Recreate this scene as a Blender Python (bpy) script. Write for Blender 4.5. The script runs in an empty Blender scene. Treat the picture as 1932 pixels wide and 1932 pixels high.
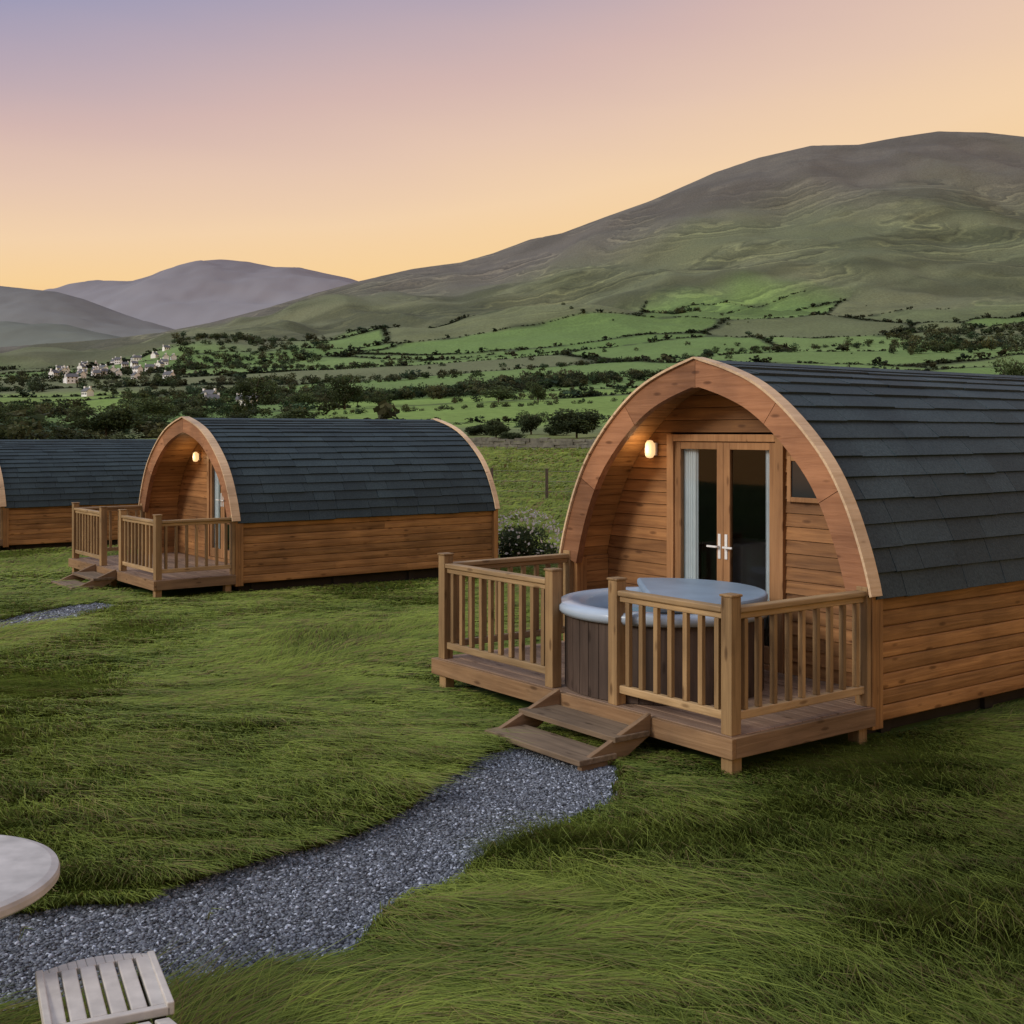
import bpy, math, random
import numpy as np
from mathutils import Vector, Matrix
random.seed(7); rng=np.random.default_rng(7)
scene=bpy.context.scene
F=2282.0; CX=966.0; HY=815.0; CAMH=2.3

# ------------------------------------------------------------ helpers
def link(ob,parent=None):
    scene.collection.objects.link(ob)
    if parent is not None: ob.parent=parent
    return ob
def empty(name,loc=(0,0,0),rz=0):
    e=bpy.data.objects.new(name,None); e.empty_display_size=0.3
    e.location=loc; e.rotation_euler=(0,0,rz); return link(e)
def pymesh(name,verts,faces,mat,parent=None,smooth=False,bevel=0):
    me=bpy.data.meshes.new(name); me.from_pydata([tuple(v) for v in verts],[],faces); me.update()
    if mat: me.materials.append(mat)
    ob=bpy.data.objects.new(name,me); link(ob,parent)
    if smooth:
        for p in me.polygons: p.use_smooth=True
    if bevel:
        m=ob.modifiers.new("bevel",'BEVEL'); m.width=bevel; m.segments=2; m.limit_method='ANGLE'
    return ob
def npmesh(name,V,quads=None,tris=None,mat=None,col=None,smooth=False,parent=None):
    me=bpy.data.meshes.new(name)
    nq=0 if quads is None else len(quads); nt=0 if tris is None else len(tris)
    me.vertices.add(len(V)); me.vertices.foreach_set("co",np.ascontiguousarray(V,dtype=np.float32).ravel())
    parts=[];starts=[];tot=0
    if nq: parts.append(quads.astype(np.int32).ravel()); starts.append(np.arange(nq)*4); tot=nq*4
    if nt: parts.append(tris.astype(np.int32).ravel()); starts.append(tot+np.arange(nt)*3); tot+=nt*3
    me.loops.add(tot); me.loops.foreach_set("vertex_index",np.concatenate(parts))
    me.polygons.add(nq+nt); me.polygons.foreach_set("loop_start",np.concatenate(starts).astype(np.int32))
    if smooth: me.polygons.foreach_set("use_smooth",np.ones(nq+nt,dtype=bool))
    me.update(calc_edges=True)
    if col is not None:
        ca=me.color_attributes.new(name="Col",type='FLOAT_COLOR',domain='POINT')
        c=np.ones((len(V),4),dtype=np.float32); c[:,:3]=col; ca.data.foreach_set("color",c.ravel())
    if mat: me.materials.append(mat)
    ob=bpy.data.objects.new(name,me); link(ob,parent); return ob
class MB:
    def __init__(s): s.v=[];s.f=[]
    def hexa(s,c):
        n=len(s.v); s.v+= [tuple(p) for p in c]
        s.f+=[(n+3,n+2,n+1,n),(n+4,n+5,n+6,n+7),(n,n+1,n+5,n+4),(n+1,n+2,n+6,n+5),(n+2,n+3,n+7,n+6),(n+3,n,n+4,n+7)]
    def box(s,x0,x1,y0,y1,z0,z1):
        s.hexa([(x0,y0,z0),(x1,y0,z0),(x1,y1,z0),(x0,y1,z0),(x0,y0,z1),(x1,y0,z1),(x1,y1,z1),(x0,y1,z1)])
    def prism(s,pts,d):
        n=len(s.v);m=len(pts); d=Vector(d)
        s.v+=[tuple(p) for p in pts]+[tuple(Vector(p)+d) for p in pts]
        s.f.append(tuple(n+i for i in range(m))[::-1]); s.f.append(tuple(n+m+i for i in range(m)))
        for i in range(m):
            j=(i+1)%m; s.f.append((n+i,n+j,n+m+j,n+m+i))
    def cyl(s,c,r0,r1,z0,z1,seg=32):
        n=len(s.v)
        for z,r in((z0,r0),(z1,r1)):
            for i in range(seg):
                a=2*math.pi*i/seg; s.v.append((c[0]+r*math.cos(a),c[1]+r*math.sin(a),z))
        s.f.append(tuple(range(n,n+seg))[::-1]); s.f.append(tuple(range(n+seg,n+2*seg)))
        for i in range(seg):
            j=(i+1)%seg; s.f.append((n+i,n+j,n+seg+j,n+seg+i))
    def obj(s,name,mat,parent=None,bevel=0,smooth=False):
        ob=pymesh(name,s.v,s.f,mat,parent,smooth,bevel)
        import bmesh
        bm=bmesh.new(); bm.from_mesh(ob.data); bmesh.ops.recalc_face_normals(bm,faces=bm.faces); bm.to_mesh(ob.data); bm.free()
        return ob
_tabs={}
def vnoise(x,y,seed=0):
    if seed not in _tabs: _tabs[seed]=np.random.default_rng(seed+100).random((256,256))
    T=_tabs[seed]; xi=np.floor(x).astype(int);yi=np.floor(y).astype(int)
    fx=x-xi;fy=y-yi; fx=fx*fx*(3-2*fx);fy=fy*fy*(3-2*fy)
    a=T[xi%256,yi%256];b=T[(xi+1)%256,yi%256];c=T[xi%256,(yi+1)%256];d=T[(xi+1)%256,(yi+1)%256]
    return (a*(1-fx)+b*fx)*(1-fy)+(c*(1-fx)+d*fx)*fy
def fbm(x,y,seed=0,o=4):
    s=0;a=.5;t=0
    for i in range(o): s=s+a*vnoise(x*2**i,y*2**i,seed+i); t+=a; a*=.5
    return s/t
def ss(a,b,x):
    t=np.clip((x-a)/(b-a),0,1); return t*t*(3-2*t)

# ------------------------------------------------------------ materials
def newmat(name):
    m=bpy.data.materials.new(name); m.use_nodes=True; nt=m.node_tree; b=nt.nodes["Principled BSDF"]; return m,nt,b
def N(nt,t,**k):
    n=nt.nodes.new(t)
    for a,v in k.items(): setattr(n,a,v)
    return n
def ramp(nt,stops):
    r=N(nt,"ShaderNodeValToRGB"); el=r.color_ramp.elements
    el[0].position=stops[0][0]; el[0].color=(*stops[0][1],1)
    el[1].position=stops[-1][0]; el[1].color=(*stops[-1][1],1)
    for p,c in stops[1:-1]:
        e=el.new(p); e.color=(*c,1)
    return r
def wood(name,dark,light,axis='X',rough=.55,var=(.72,1.25)):
    m,nt,b=newmat(name); L=nt.links
    tc=N(nt,"ShaderNodeTexCoord"); mp=N(nt,"ShaderNodeMapping")
    sc={'X':(.9,14,14),'Y':(14,.9,14),'Z':(14,14,.9)}[axis]; mp.inputs["Scale"].default_value=sc
    geo=N(nt,"ShaderNodeNewGeometry")
    add=N(nt,"ShaderNodeVectorMath",operation='ADD'); mul=N(nt,"ShaderNodeMath",operation='MULTIPLY'); mul.inputs[1].default_value=31.7
    L.new(geo.outputs["Random Per Island"],mul.inputs[0])
    L.new(tc.outputs["Object"],mp.inputs[0]); L.new(mp.outputs[0],add.inputs[0]); L.new(mul.outputs[0],add.inputs[1])
    n1=N(nt,"ShaderNodeTexNoise"); n1.inputs["Scale"].default_value=1.6; n1.inputs["Detail"].default_value=8; n1.inputs["Roughness"].default_value=.62; n1.inputs["Distortion"].default_value=.6
    L.new(add.outputs[0],n1.inputs["Vector"])
    r=ramp(nt,[(.3,dark),(.5,tuple((a+c)/2 for a,c in zip(dark,light))),(.72,light)]); L.new(n1.outputs["Fac"],r.inputs[0])
    mp2=N(nt,"ShaderNodeMapping"); mp2.inputs["Scale"].default_value={'X':(2.2,7,7),'Y':(7,2.2,7),'Z':(7,7,2.2)}[axis]
    L.new(tc.outputs["Object"],mp2.inputs[0]); vo=N(nt,"ShaderNodeTexVoronoi"); vo.inputs["Scale"].default_value=1.3; L.new(mp2.outputs[0],vo.inputs["Vector"])
    kr=ramp(nt,[(.0,(.25,.2,.17)),(.1,(.45,.4,.36)),(.17,(1,1,1))]); L.new(vo.outputs["Distance"],kr.inputs[0])
    mx=N(nt,"ShaderNodeMixRGB",blend_type='MULTIPLY'); mx.inputs[0].default_value=.8
    L.new(r.outputs[0],mx.inputs[1]); L.new(kr.outputs[0],mx.inputs[2])
    n2=N(nt,"ShaderNodeTexNoise"); n2.inputs["Scale"].default_value=1.7; n2.inputs["Detail"].default_value=5; L.new(tc.outputs["Object"],n2.inputs["Vector"])
    wr=ramp(nt,[(.3,(.64,.62,.62)),(.6,(1.08,1.05,1.0))]); L.new(n2.outputs["Fac"],wr.inputs[0])
    mx2=N(nt,"ShaderNodeMixRGB",blend_type='MULTIPLY'); mx2.inputs[0].default_value=.8; L.new(mx.outputs[0],mx2.inputs[1]); L.new(wr.outputs[0],mx2.inputs[2])
    hs=N(nt,"ShaderNodeHueSaturation"); mr=N(nt,"ShaderNodeMapRange"); mr.inputs[3].default_value=var[0]; mr.inputs[4].default_value=var[1]
    L.new(geo.outputs["Random Per Island"],mr.inputs[0]); L.new(mr.outputs[0],hs.inputs["Value"]); L.new(mx2.outputs[0],hs.inputs["Color"])
    L.new(hs.outputs[0],b.inputs["Base Color"]); b.inputs["Roughness"].default_value=rough; b.inputs["Specular IOR Level"].default_value=.3
    bp=N(nt,"ShaderNodeBump"); bp.inputs["Strength"].default_value=.45; bp.inputs["Distance"].default_value=.012
    L.new(n1.outputs["Fac"],bp.inputs["Height"]); L.new(bp.outputs[0],b.inputs["Normal"])
    return m
def plain(name,col,rough=.6,metal=0,noise=.25,nscale=8,bump=.1):
    m,nt,b=newmat(name); L=nt.links
    tc=N(nt,"ShaderNodeTexCoord"); n=N(nt,"ShaderNodeTexNoise"); n.inputs["Scale"].default_value=nscale; n.inputs["Detail"].default_value=7
    L.new(tc.outputs["Object"],n.inputs["Vector"])
    r=ramp(nt,[(.3,tuple(c*(1-noise) for c in col)),(.7,tuple(min(1,c*(1+noise)) for c in col))]); L.new(n.outputs["Fac"],r.inputs[0])
    L.new(r.outputs[0],b.inputs["Base Color"]); b.inputs["Roughness"].default_value=rough; b.inputs["Metallic"].default_value=metal
    if bump:
        bp=N(nt,"ShaderNodeBump"); bp.inputs["Strength"].default_value=bump; bp.inputs["Distance"].default_value=.01; L.new(n.outputs["Fac"],bp.inputs["Height"]); L.new(bp.outputs[0],b.inputs["Normal"])
    return m
W_D=(.19,.090,.034); W_L=(.46,.252,.100)
woodX=wood("cladding_x",W_D,W_L,'X'); woodY=wood("cladding_y",(.16,.071,.027),(.36,.18,.070),'Y'); woodZ=wood("cladding_z",W_D,W_L,'Z')
fasc=wood("fascia_wood",(.24,.107,.053),(.39,.192,.10),'Y',.5)
pale=wood("pale_trim",(.48,.34,.21),(.68,.52,.35),'X')
railX=wood("rail_x",(.27,.175,.085),(.48,.335,.18),'X',.6); railY=wood("rail_y",(.27,.175,.085),(.48,.335,.18),'Y',.6); railZ=wood("rail_z",(.20,.122,.056),(.38,.25,.122),'Z',.6)
deckM=wood("deck_wood",(.20,.13,.09),(.35,.24,.17),'Y',.7); fasY=wood("deck_fascia_y",(.21,.12,.06),(.36,.225,.12),'Y',.6); fasX=wood("deck_fascia_x",(.17,.105,.058),(.30,.195,.115),'X',.6)
stepM=wood("step_wood",(.12,.085,.055),(.25,.18,.12),'Y',.75)
doorM=wood("door_wood",(.27,.135,.06),(.42,.23,.108),'Z',.45)
darkM=plain("dark_underframe",(.02,.016,.012),.9)
whiteM=plain("white_handle",(.75,.75,.73),.3,0,.03,5,0)
curtM=plain("curtain",(.66,.70,.74),.9,0,.08,3,0)
intM=plain("interior",(.10,.07,.05),.8)
def slate():
    m,nt,b=newmat("slate_shingle"); L=nt.links
    tc=N(nt,"ShaderNodeTexCoord"); geo=N(nt,"ShaderNodeNewGeometry")
    n=N(nt,"ShaderNodeTexNoise"); n.inputs["Scale"].default_value=55; n.inputs["Detail"].default_value=6; L.new(tc.outputs["Object"],n.inputs["Vector"])
    n3=N(nt,"ShaderNodeTexNoise"); n3.inputs["Scale"].default_value=1.3; n3.inputs["Detail"].default_value=5; L.new(tc.outputs["Object"],n3.inputs["Vector"])
    r=ramp(nt,[(.3,(.022,.038,.048)),(.7,(.046,.070,.084))]); L.new(n.outputs["Fac"],r.inputs[0])
    r3=ramp(nt,[(.3,(.7,.72,.74)),(.7,(1.15,1.15,1.1))]); L.new(n3.outputs["Fac"],r3.inputs[0])
    mx=N(nt,"ShaderNodeMixRGB",blend_type='MULTIPLY'); mx.inputs[0].default_value=.8; L.new(r.outputs[0],mx.inputs[1]); L.new(r3.outputs[0],mx.inputs[2])
    hs=N(nt,"ShaderNodeHueSaturation"); mr=N(nt,"ShaderNodeMapRange"); mr.inputs[3].default_value=.82; mr.inputs[4].default_value=1.18
    L.new(geo.outputs["Random Per Island"],mr.inputs[0]); L.new(mr.outputs[0],hs.inputs["Value"]); L.new(mx.outputs[0],hs.inputs["Color"])
    L.new(hs.outputs[0],b.inputs["Base Color"]); b.inputs["Roughness"].default_value=.75; b.inputs["Specular IOR Level"].default_value=.25
    bp=N(nt,"ShaderNodeBump"); bp.inputs["Strength"].default_value=.5; bp.inputs["Distance"].default_value=.006; L.new(n.outputs["Fac"],bp.inputs["Height"]); L.new(bp.outputs[0],b.inputs["Normal"])
    return m
slateM=slate()
def glass():
    m,nt,b=newmat("window_glass"); L=nt.links; nt.nodes.remove(b); out=nt.nodes["Material Output"]
    g=N(nt,"ShaderNodeBsdfGlossy"); g.inputs["Roughness"].default_value=.03; g.inputs["Color"].default_value=(.8,.85,.9,1)
    t=N(nt,"ShaderNodeBsdfTransparent"); t.inputs["Color"].default_value=(.86,.90,.90,1)
    fr=N(nt,"ShaderNodeLayerWeight"); fr.inputs["Blend"].default_value=.3; ms=N(nt,"ShaderNodeMixShader")
    L.new(fr.outputs["Fresnel"],ms.inputs[0]); L.new(t.outputs[0],ms.inputs[1]); L.new(g.outputs[0],ms.inputs[2]); L.new(ms.outputs[0],out.inputs[0]); return m
glassM=glass()
def emis(name,col,st):
    m,nt,b=newmat(name); b.inputs["Base Color"].default_value=(.9,.85,.7,1); b.inputs["Emission Color"].default_value=(*col,1); b.inputs["Emission Strength"].default_value=st; return m
lampM=emis("lamp_glow",(1,.62,.28),.95)
def vcol(name,rough=.8,trans=0,nscale=0,namt=.4,streak=False,bump=0):
    m,nt,b=newmat(name); L=nt.links; a=N(nt,"ShaderNodeVertexColor"); a.layer_name="Col"; src=a.outputs["Color"]
    if nscale:
        tc=N(nt,"ShaderNodeTexCoord"); 
        n=N(nt,"ShaderNodeTexNoise"); n.inputs["Scale"].default_value=nscale; n.inputs["Detail"].default_value=9; n.inputs["Roughness"].default_value=.65
        L.new(tc.outputs["Object"],n.inputs["Vector"])
        r=ramp(nt,[(.32,(1-namt,)*3),(.68,(1+namt,)*3)]); L.new(n.outputs["Fac"],r.inputs[0])
        mx=N(nt,"ShaderNodeMixRGB",blend_type='MULTIPLY'); mx.inputs[0].default_value=1; L.new(src,mx.inputs[1]); L.new(r.outputs[0],mx.inputs[2]); src=mx.outputs[0]
        if streak:
            # contour-following sheep tracks / terracettes on the upper slopes
            sx=N(nt,"ShaderNodeSeparateXYZ"); L.new(tc.outputs["Object"],sx.inputs[0])
            def M(op,a_,b_=None,c_=None):
                q=N(nt,"ShaderNodeMath",operation=op)
                for i_,v_ in enumerate((a_,b_,c_)):
                    if v_ is None: continue
                    if isinstance(v_,(int,float)): q.inputs[i_].default_value=v_
                    else: L.new(v_,q.inputs[i_])
                return q.outputs[0]
            wn=N(nt,"ShaderNodeTexNoise"); wn.inputs["Scale"].default_value=.0035; wn.inputs["Detail"].default_value=5; wn.inputs["Roughness"].default_value=.55; L.new(tc.outputs["Object"],wn.inputs["Vector"])
            h1=M('MULTIPLY_ADD',wn.outputs["Fac"],190,sx.outputs[2]); h1=M('MULTIPLY_ADD',sx.outputs[0],-.12,h1)
            mn=N(nt,"ShaderNodeTexNoise"); mn.inputs["Scale"].default_value=.007; mn.inputs["Detail"].default_value=5; L.new(tc.outputs["Object"],mn.inputs["Vector"])
            mm=N(nt,"ShaderNodeMapRange"); mm.inputs[1].default_value=.40; mm.inputs[2].default_value=.56; L.new(mn.outputs["Fac"],mm.inputs[0])
            mr=N(nt,"ShaderNodeMapRange"); mr.inputs[1].default_value=95; mr.inputs[2].default_value=180; L.new(sx.outputs[2],mr.inputs[0])
            mr3=N(nt,"ShaderNodeMapRange"); mr3.inputs[1].default_value=380; mr3.inputs[2].default_value=540; mr3.inputs[3].default_value=1; mr3.inputs[4].default_value=.15; L.new(sx.outputs[2],mr3.inputs[0])
            msk=M('MULTIPLY',M('MULTIPLY',mm.outputs[0],mr.outputs[0]),mr3.outputs[0])
            for period,amt,lo,hi in ((23.0,.9,.68,1.55),(9.5,.7,.78,1.35)):
                fr=M('FRACT',M('MULTIPLY',h1,1/period))
                r2=ramp(nt,[(0,(1,1,1)),(.28,(.96,.96,.96)),(.44,(hi,hi*.98,hi*.9)),(.54,(hi*.85,hi*.84,hi*.8)),(.66,(lo,lo,lo*1.02)),(.88,(1,1,1)),(1,(1,1,1))]); L.new(fr,r2.inputs[0])
                mx=N(nt,"ShaderNodeMixRGB",blend_type='MULTIPLY'); L.new(M('MULTIPLY',msk,amt),mx.inputs[0]); L.new(src,mx.inputs[1]); L.new(r2.outputs[0],mx.inputs[2]); src=mx.outputs[0]
        if bump:
            n3=N(nt,"ShaderNodeTexNoise"); n3.inputs["Scale"].default_value=.012; n3.inputs["Detail"].default_value=6; n3.inputs["Roughness"].default_value=.5; n3.inputs["Distortion"].default_value=.5
            L.new(tc.outputs["Object"],n3.inputs["Vector"])
            bp=N(nt,"ShaderNodeBump"); bp.inputs["Strength"].default_value=1; bp.inputs["Distance"].default_value=bump; L.new(n3.outputs["Fac"],bp.inputs["Height"]); L.new(bp.outputs[0],b.inputs["Normal"])
    L.new(src,b.inputs["Base Color"]); b.inputs["Roughness"].default_value=rough; b.inputs["Specular IOR Level"].default_value=.12
    if trans:
        out=nt.nodes["Material Output"]; t=N(nt,"ShaderNodeBsdfTranslucent"); L.new(src,t.inputs["Color"]); ms=N(nt,"ShaderNodeMixShader"); ms.inputs[0].default_value=trans
        L.new(b.outputs[0],ms.inputs[1]); L.new(t.outputs[0],ms.inputs[2]); L.new(ms.outputs[0],out.inputs[0])
    return m

# ------------------------------------------------------------ terrain
ridge_px=[-1500,0,200,300,400,500,600,680,780,870,930,1000,1060,1140,1230,1350,1430,1530,1620,1700,1770,1860,1932,2300,2600,4500]
ridge_y =[700,655,640,628,608,582,552,530,507,495,478,452,440,410,378,325,298,275,273,258,248,250,258,300,340,500]
cp=[-1500,0,240,480,665,900,1200,1500,1760,1932,2600,4500]
tab={60:[885]*12,150:[832]*12,300:[812,810,808,804,800,796,792,796,800,800,802,802],
 600:[780,770,765,762,756,745,730,718,715,712,715,730],
 1000:[730,712,704,700,693,684,668,655,652,648,650,680],
 1500:[700,682,668,658,638,620,602,588,572,565,570,620]}
def far_z(X,Y):
    px=CX+F*X/np.maximum(Y,30)
    ry=np.interp(px,ridge_px,ridge_y)
    ks=[60,150,300,600,1000,1500]; zs=[CAMH+(HY-np.interp(px,cp,tab[k]))/F*k for k in ks]
    y15=np.interp(px,cp,tab[1500]); z20=CAMH+(HY-(y15+.47*(ry-y15)))/F*2000; z26=CAMH+(HY-ry)/F*2600
    ks+= [2000,2600,3800]; zs+=[z20,z26,z26*.3]
    ly=np.clip(Y,60,3800); z=np.zeros_like(X)
    for i in range(len(ks)-1):
        m=(ly>=ks[i])&(ly<=ks[i+1]); t=(ly-ks[i])/(ks[i+1]-ks[i]); z=np.where(m,zs[i]*(1-t)+zs[i+1]*t,z)
    return z
def near_z(X,Y):
    return -.1*ss(11,18,Y)-.38*ss(18,28,Y)
sv=np.concatenate([np.linspace(-1.6,-.56,50)[:-1],np.linspace(-.56,.56,620),np.linspace(.56,1.6,50)[1:]])
lr=np.linspace(math.log(2.0),math.log(3900),680); yr=np.exp(lr)-12
S,Yg=np.meshgrid(sv,yr); Xg=S*(Yg+12)
zf=far_z(Xg,Yg); 
k=np.hanning(17);k/=k.sum()
zp=np.pad(zf,((8,8),(0,0)),mode='edge'); zfb=sum(k[i]*zp[i:i+zf.shape[0]] for i in range(17))
w=ss(28,60,Yg); zg=near_z(Xg,Yg)*(1-w)+zfb*w
midm=ss(1000,1500,Yg)*(1-ss(2300,2600,Yg))
zg+= (fbm(Xg/160,Yg/220,3)-.5)*11*ss(250,1200,Yg)
zg+= (fbm(Xg/300+Yg/500,Yg/260-Xg/900,9,4)-.5)*66*midm
rid=1-np.abs(2*fbm(Xg/300+.5*Yg/300,Yg/800-Xg/900,21,4)-1)
zg+= (rid-.6)*44*midm
tg=(HY-np.interp(CX+F*sv*(2612/2600),ridge_px,ridge_y))/F
m26=(Yg>1900)&(Yg<3200); el=np.where(m26,(zg-CAMH)/np.maximum(Yg,1),-1); mxv=el.max(0)
fac=np.clip(tg/np.maximum(mxv,.02),.7,1.4); kk=np.hanning(9);kk/=kk.sum(); fac=np.convolve(np.pad(fac,4,mode='edge'),kk,'valid')
zg=zg*(1+(fac[None]-1)*ss(1300,2200,Yg))
zg+= (fbm(Xg/18,Yg/22,5)-.5)*.9*ss(40,160,Yg)
zg+= (fbm(Xg/1.4,Yg/1.4,6)-.5)*.06*ss(2,6,Yg)*(1-ss(60,100,Yg))
def ground(X,Y):
    X=np.asarray(X,float);Y=np.asarray(Y,float)
    s=X/(Y+12); ci=np.interp(s,sv,np.arange(len(sv))); ri=np.clip((np.log(Y+12)-lr[0])/(lr[1]-lr[0]),0,len(lr)-1.001)
    c0=np.clip(np.floor(ci).astype(int),0,len(sv)-2); r0=np.floor(ri).astype(int); fc=ci-c0; fr=ri-r0
    return (zg[r0,c0]*(1-fc)+zg[r0,c0+1]*fc)*(1-fr)+(zg[r0+1,c0]*(1-fc)+zg[r0+1,c0+1]*fc)*fr
frng=np.random.default_rng(15); NS=150
seeds=np.stack([frng.uniform(-1500,1700,NS),frng.uniform(180,1900,NS)],1); seedc=frng.random(NS)
def voro(X,Y):
    Xw=X+50*(fbm(X/300,Y/300,40)-.5); Yw=Y+50*(fbm(X/300+9,Y/300,41)-.5)
    Xw=Xw-.65*Yw
    shp=X.shape; P=np.stack([Xw.ravel(),Yw.ravel()],1); f1=np.full(len(P),1e9);f2=f1.copy();id1=np.zeros(len(P),int)
    for i,(sx,sy) in enumerate(seeds):
        d=np.hypot((P[:,0]-(sx-.65*sy))*.7,P[:,1]-sy)
        c=d<f1; f2=np.where(c,f1,np.minimum(f2,d)); id1=np.where(c,i,id1); f1=np.where(c,d,f1)
    return (f2-f1).reshape(shp), seedc[id1].reshape(shp)
ed,cr=voro(Xg,Yg)
def lerp(a,b,t): return a*(1-t[...,None])+b*t[...,None]
A=lambda *c: np.array(c,float)
def hillmask(X,Y):
    px=CX+F*X/np.maximum(Y,30); lim=np.interp(px,[-500,0,300,500,650,900,1200,1400,1500,1800,2500],[1300,1300,1250,1150,1300,1480,1560,1560,1450,1250,1200])
    return ss(0,1,np.clip((Y-lim+240*(fbm(X/250,Y/350,70)-.5))/130,0,1))
lawn=lerp(A(.045,.08,.017),A(.08,.125,.028),fbm(Xg/3,Yg/3,50))
lawn=lerp(lawn,A(.06,.05,.018)*np.ones_like(lawn),.4*ss(.55,.75,fbm(Xg/1.3,Yg/1.3,55)))
rough=lerp(A(.11,.17,.035),A(.20,.20,.065),fbm(Xg/12,Yg/25,52))
bright=lerp(A(.125,.20,.058),A(.165,.24,.08),cr); dull=lerp(A(.12,.15,.068),A(.16,.17,.088),np.mod(cr*13.7,1))
field=lerp(bright,dull,ss(.60,.68,np.mod(cr*7.3,1)))
PXg=CX+F*Xg/np.maximum(Yg,30)
pm=ss(200,260,Yg)*(1-ss(540,600,Yg))*ss(560,620,PXg)*(1-ss(1500,1600,PXg))+ss(430,480,Yg)*(1-ss(700,760,Yg))*(1-ss(240,280,PXg)); pm=np.clip(pm,0,1)
field=lerp(field,A(.185,.275,.065)*np.ones_like(field),pm*.85)
field=field*(.86+.28*fbm(Xg/40,Yg/60,66))[...,None]
hill=lerp(A(.115,.132,.072),A(.17,.175,.098),fbm(Xg/90+Yg/150,Yg/90,60))
up=lerp(A(.120,.110,.094),A(.15,.136,.115),fbm(Xg/150,Yg/120,61))
c=lerp(lawn,rough,ss(24,40,Yg)); c=lerp(c,field,ss(130,220,Yg))
hw=hillmask(Xg,Yg); c=lerp(c,hill,hw)
uw=ss(0,1,np.clip((Yg-1950+700*(fbm(Xg/400,Yg/500,71)-.5))/450,0,1)); c=lerp(c,up,uw)
st=ss(.45,.60,fbm(Xg/260+Yg/140,Yg/75-Xg/300,80,5)); c=c*(1-.36*(st*ss(1100,1500,Yg)*(1-.5*uw)))[...,None]
hedge=(1-ss(3,8,ed))*ss(200,300,Yg)*(1-hw); c=lerp(c,A(.045,.055,.028)*np.ones_like(c),hedge*.85)
rws,cls=Xg.shape; V=np.stack([Xg,Yg,zg],-1).reshape(-1,3); idx=np.arange(rws*cls).reshape(rws,cls)
Q=np.stack([idx[:-1,:-1],idx[:-1,1:],idx[1:,1:],idx[1:,:-1]],-1).reshape(-1,4)
terM=vcol("terrain_grass",.9,0,.35,.22,True,bump=7)
npmesh("ground",V,Q,mat=terM,col=c.reshape(-1,3),smooth=True)

def hills(name,pts,Yr,Yf,yfoot,seed,ctop,cbot):
    xs=[p[0] for p in pts]; ys=[p[1] for p in pts]
    px=np.linspace(xs[0],xs[-1],420); t=np.linspace(0,1.25,60); PX,T=np.meshgrid(px,t)
    Yd=Yf+(Yr-Yf)*T; sil=np.interp(PX,xs,ys); X=(PX-CX)/F*Yr
    zr=CAMH+(HY-sil)/F*Yr; z0=CAMH+(HY-yfoot)/F*Yf
    z=z0+(zr-z0)*np.where(T<=1,np.sin(np.clip(T,0,1)*math.pi/2)**1.2,1-(T-1)*2)
    z+= (fbm(X/500,Yd/500,seed,5)-.5)*Yr*.022*np.sin(np.clip(T,0,1)*math.pi)
    i=np.arange(PX.size).reshape(PX.shape); q=np.stack([i[:-1,:-1],i[:-1,1:],i[1:,1:],i[1:,:-1]],-1).reshape(-1,4)
    cc=lerp(A(*cbot),A(*ctop),np.clip(T,0,1)**1.5)*(.9+.2*fbm(X/250,Yd/250,seed+3))[...,None]
    npmesh(name,np.stack([X,Yd,z],-1).reshape(-1,3),q,mat=hazeM,col=cc.reshape(-1,3),smooth=True)
hazeM=vcol("distant_hill_painted_haze",.95)  # aerial haze is painted into these hill colours, paler towards the foot
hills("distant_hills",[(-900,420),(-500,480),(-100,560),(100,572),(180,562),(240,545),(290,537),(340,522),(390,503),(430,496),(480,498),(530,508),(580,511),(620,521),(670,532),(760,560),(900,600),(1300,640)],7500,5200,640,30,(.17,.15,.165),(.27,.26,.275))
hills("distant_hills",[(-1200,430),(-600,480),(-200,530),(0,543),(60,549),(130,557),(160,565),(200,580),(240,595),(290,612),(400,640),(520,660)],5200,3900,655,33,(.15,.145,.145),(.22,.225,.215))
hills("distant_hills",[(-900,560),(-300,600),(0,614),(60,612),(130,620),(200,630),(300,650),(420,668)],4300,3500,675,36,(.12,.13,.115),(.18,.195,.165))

# ------------------------------------------------------------ foliage
def leaves(cent,size,r):
    n=len(cent); a=r.normal(size=(n,3)); a/=np.linalg.norm(a,axis=1)[:,None]; b=r.normal(size=(n,3)); b-= (a*b).sum(1)[:,None]*a; b/=np.linalg.norm(b,axis=1)[:,None]
    s=np.asarray(size).reshape(-1,1)*np.ones((n,1))*r.uniform(.6,1.3,(n,1))
    return np.stack([cent-a*s*.5,cent+b*s*.32,cent+a*s*.5,cent-b*s*.32],1)
def crown(nlobe,nleaf,r,flat=.8,lsize=.12):
    d=r.normal(size=(nlobe,3)); d/=np.linalg.norm(d,axis=1)[:,None]; lc=d*r.uniform(.25,.78,(nlobe,1)); lc[:,2]*=flat
    lr_=r.uniform(.24,.45,nlobe); br=r.uniform(.6,1.35,nlobe)
    li=r.integers(0,nlobe,nleaf); d=r.normal(size=(nleaf,3)); d/=np.linalg.norm(d,axis=1)[:,None]
    rad=r.uniform(.55,1.08,(nleaf,1))*lr_[li][:,None]; c=lc[li]+d*rad*[1,1,.85]
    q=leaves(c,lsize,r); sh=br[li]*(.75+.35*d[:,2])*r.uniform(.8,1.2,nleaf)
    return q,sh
leafM=vcol("foliage",.7,.35)
barkM=plain("bark",(.06,.045,.032),.9,0,.4,12,.5)
protoB=[crown(10,200,np.random.default_rng(i),.75,.24) for i in range(6)]
protoS=[crown(4,34,np.random.default_rng(20+i),.6,.55) for i in range(8)]
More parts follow.
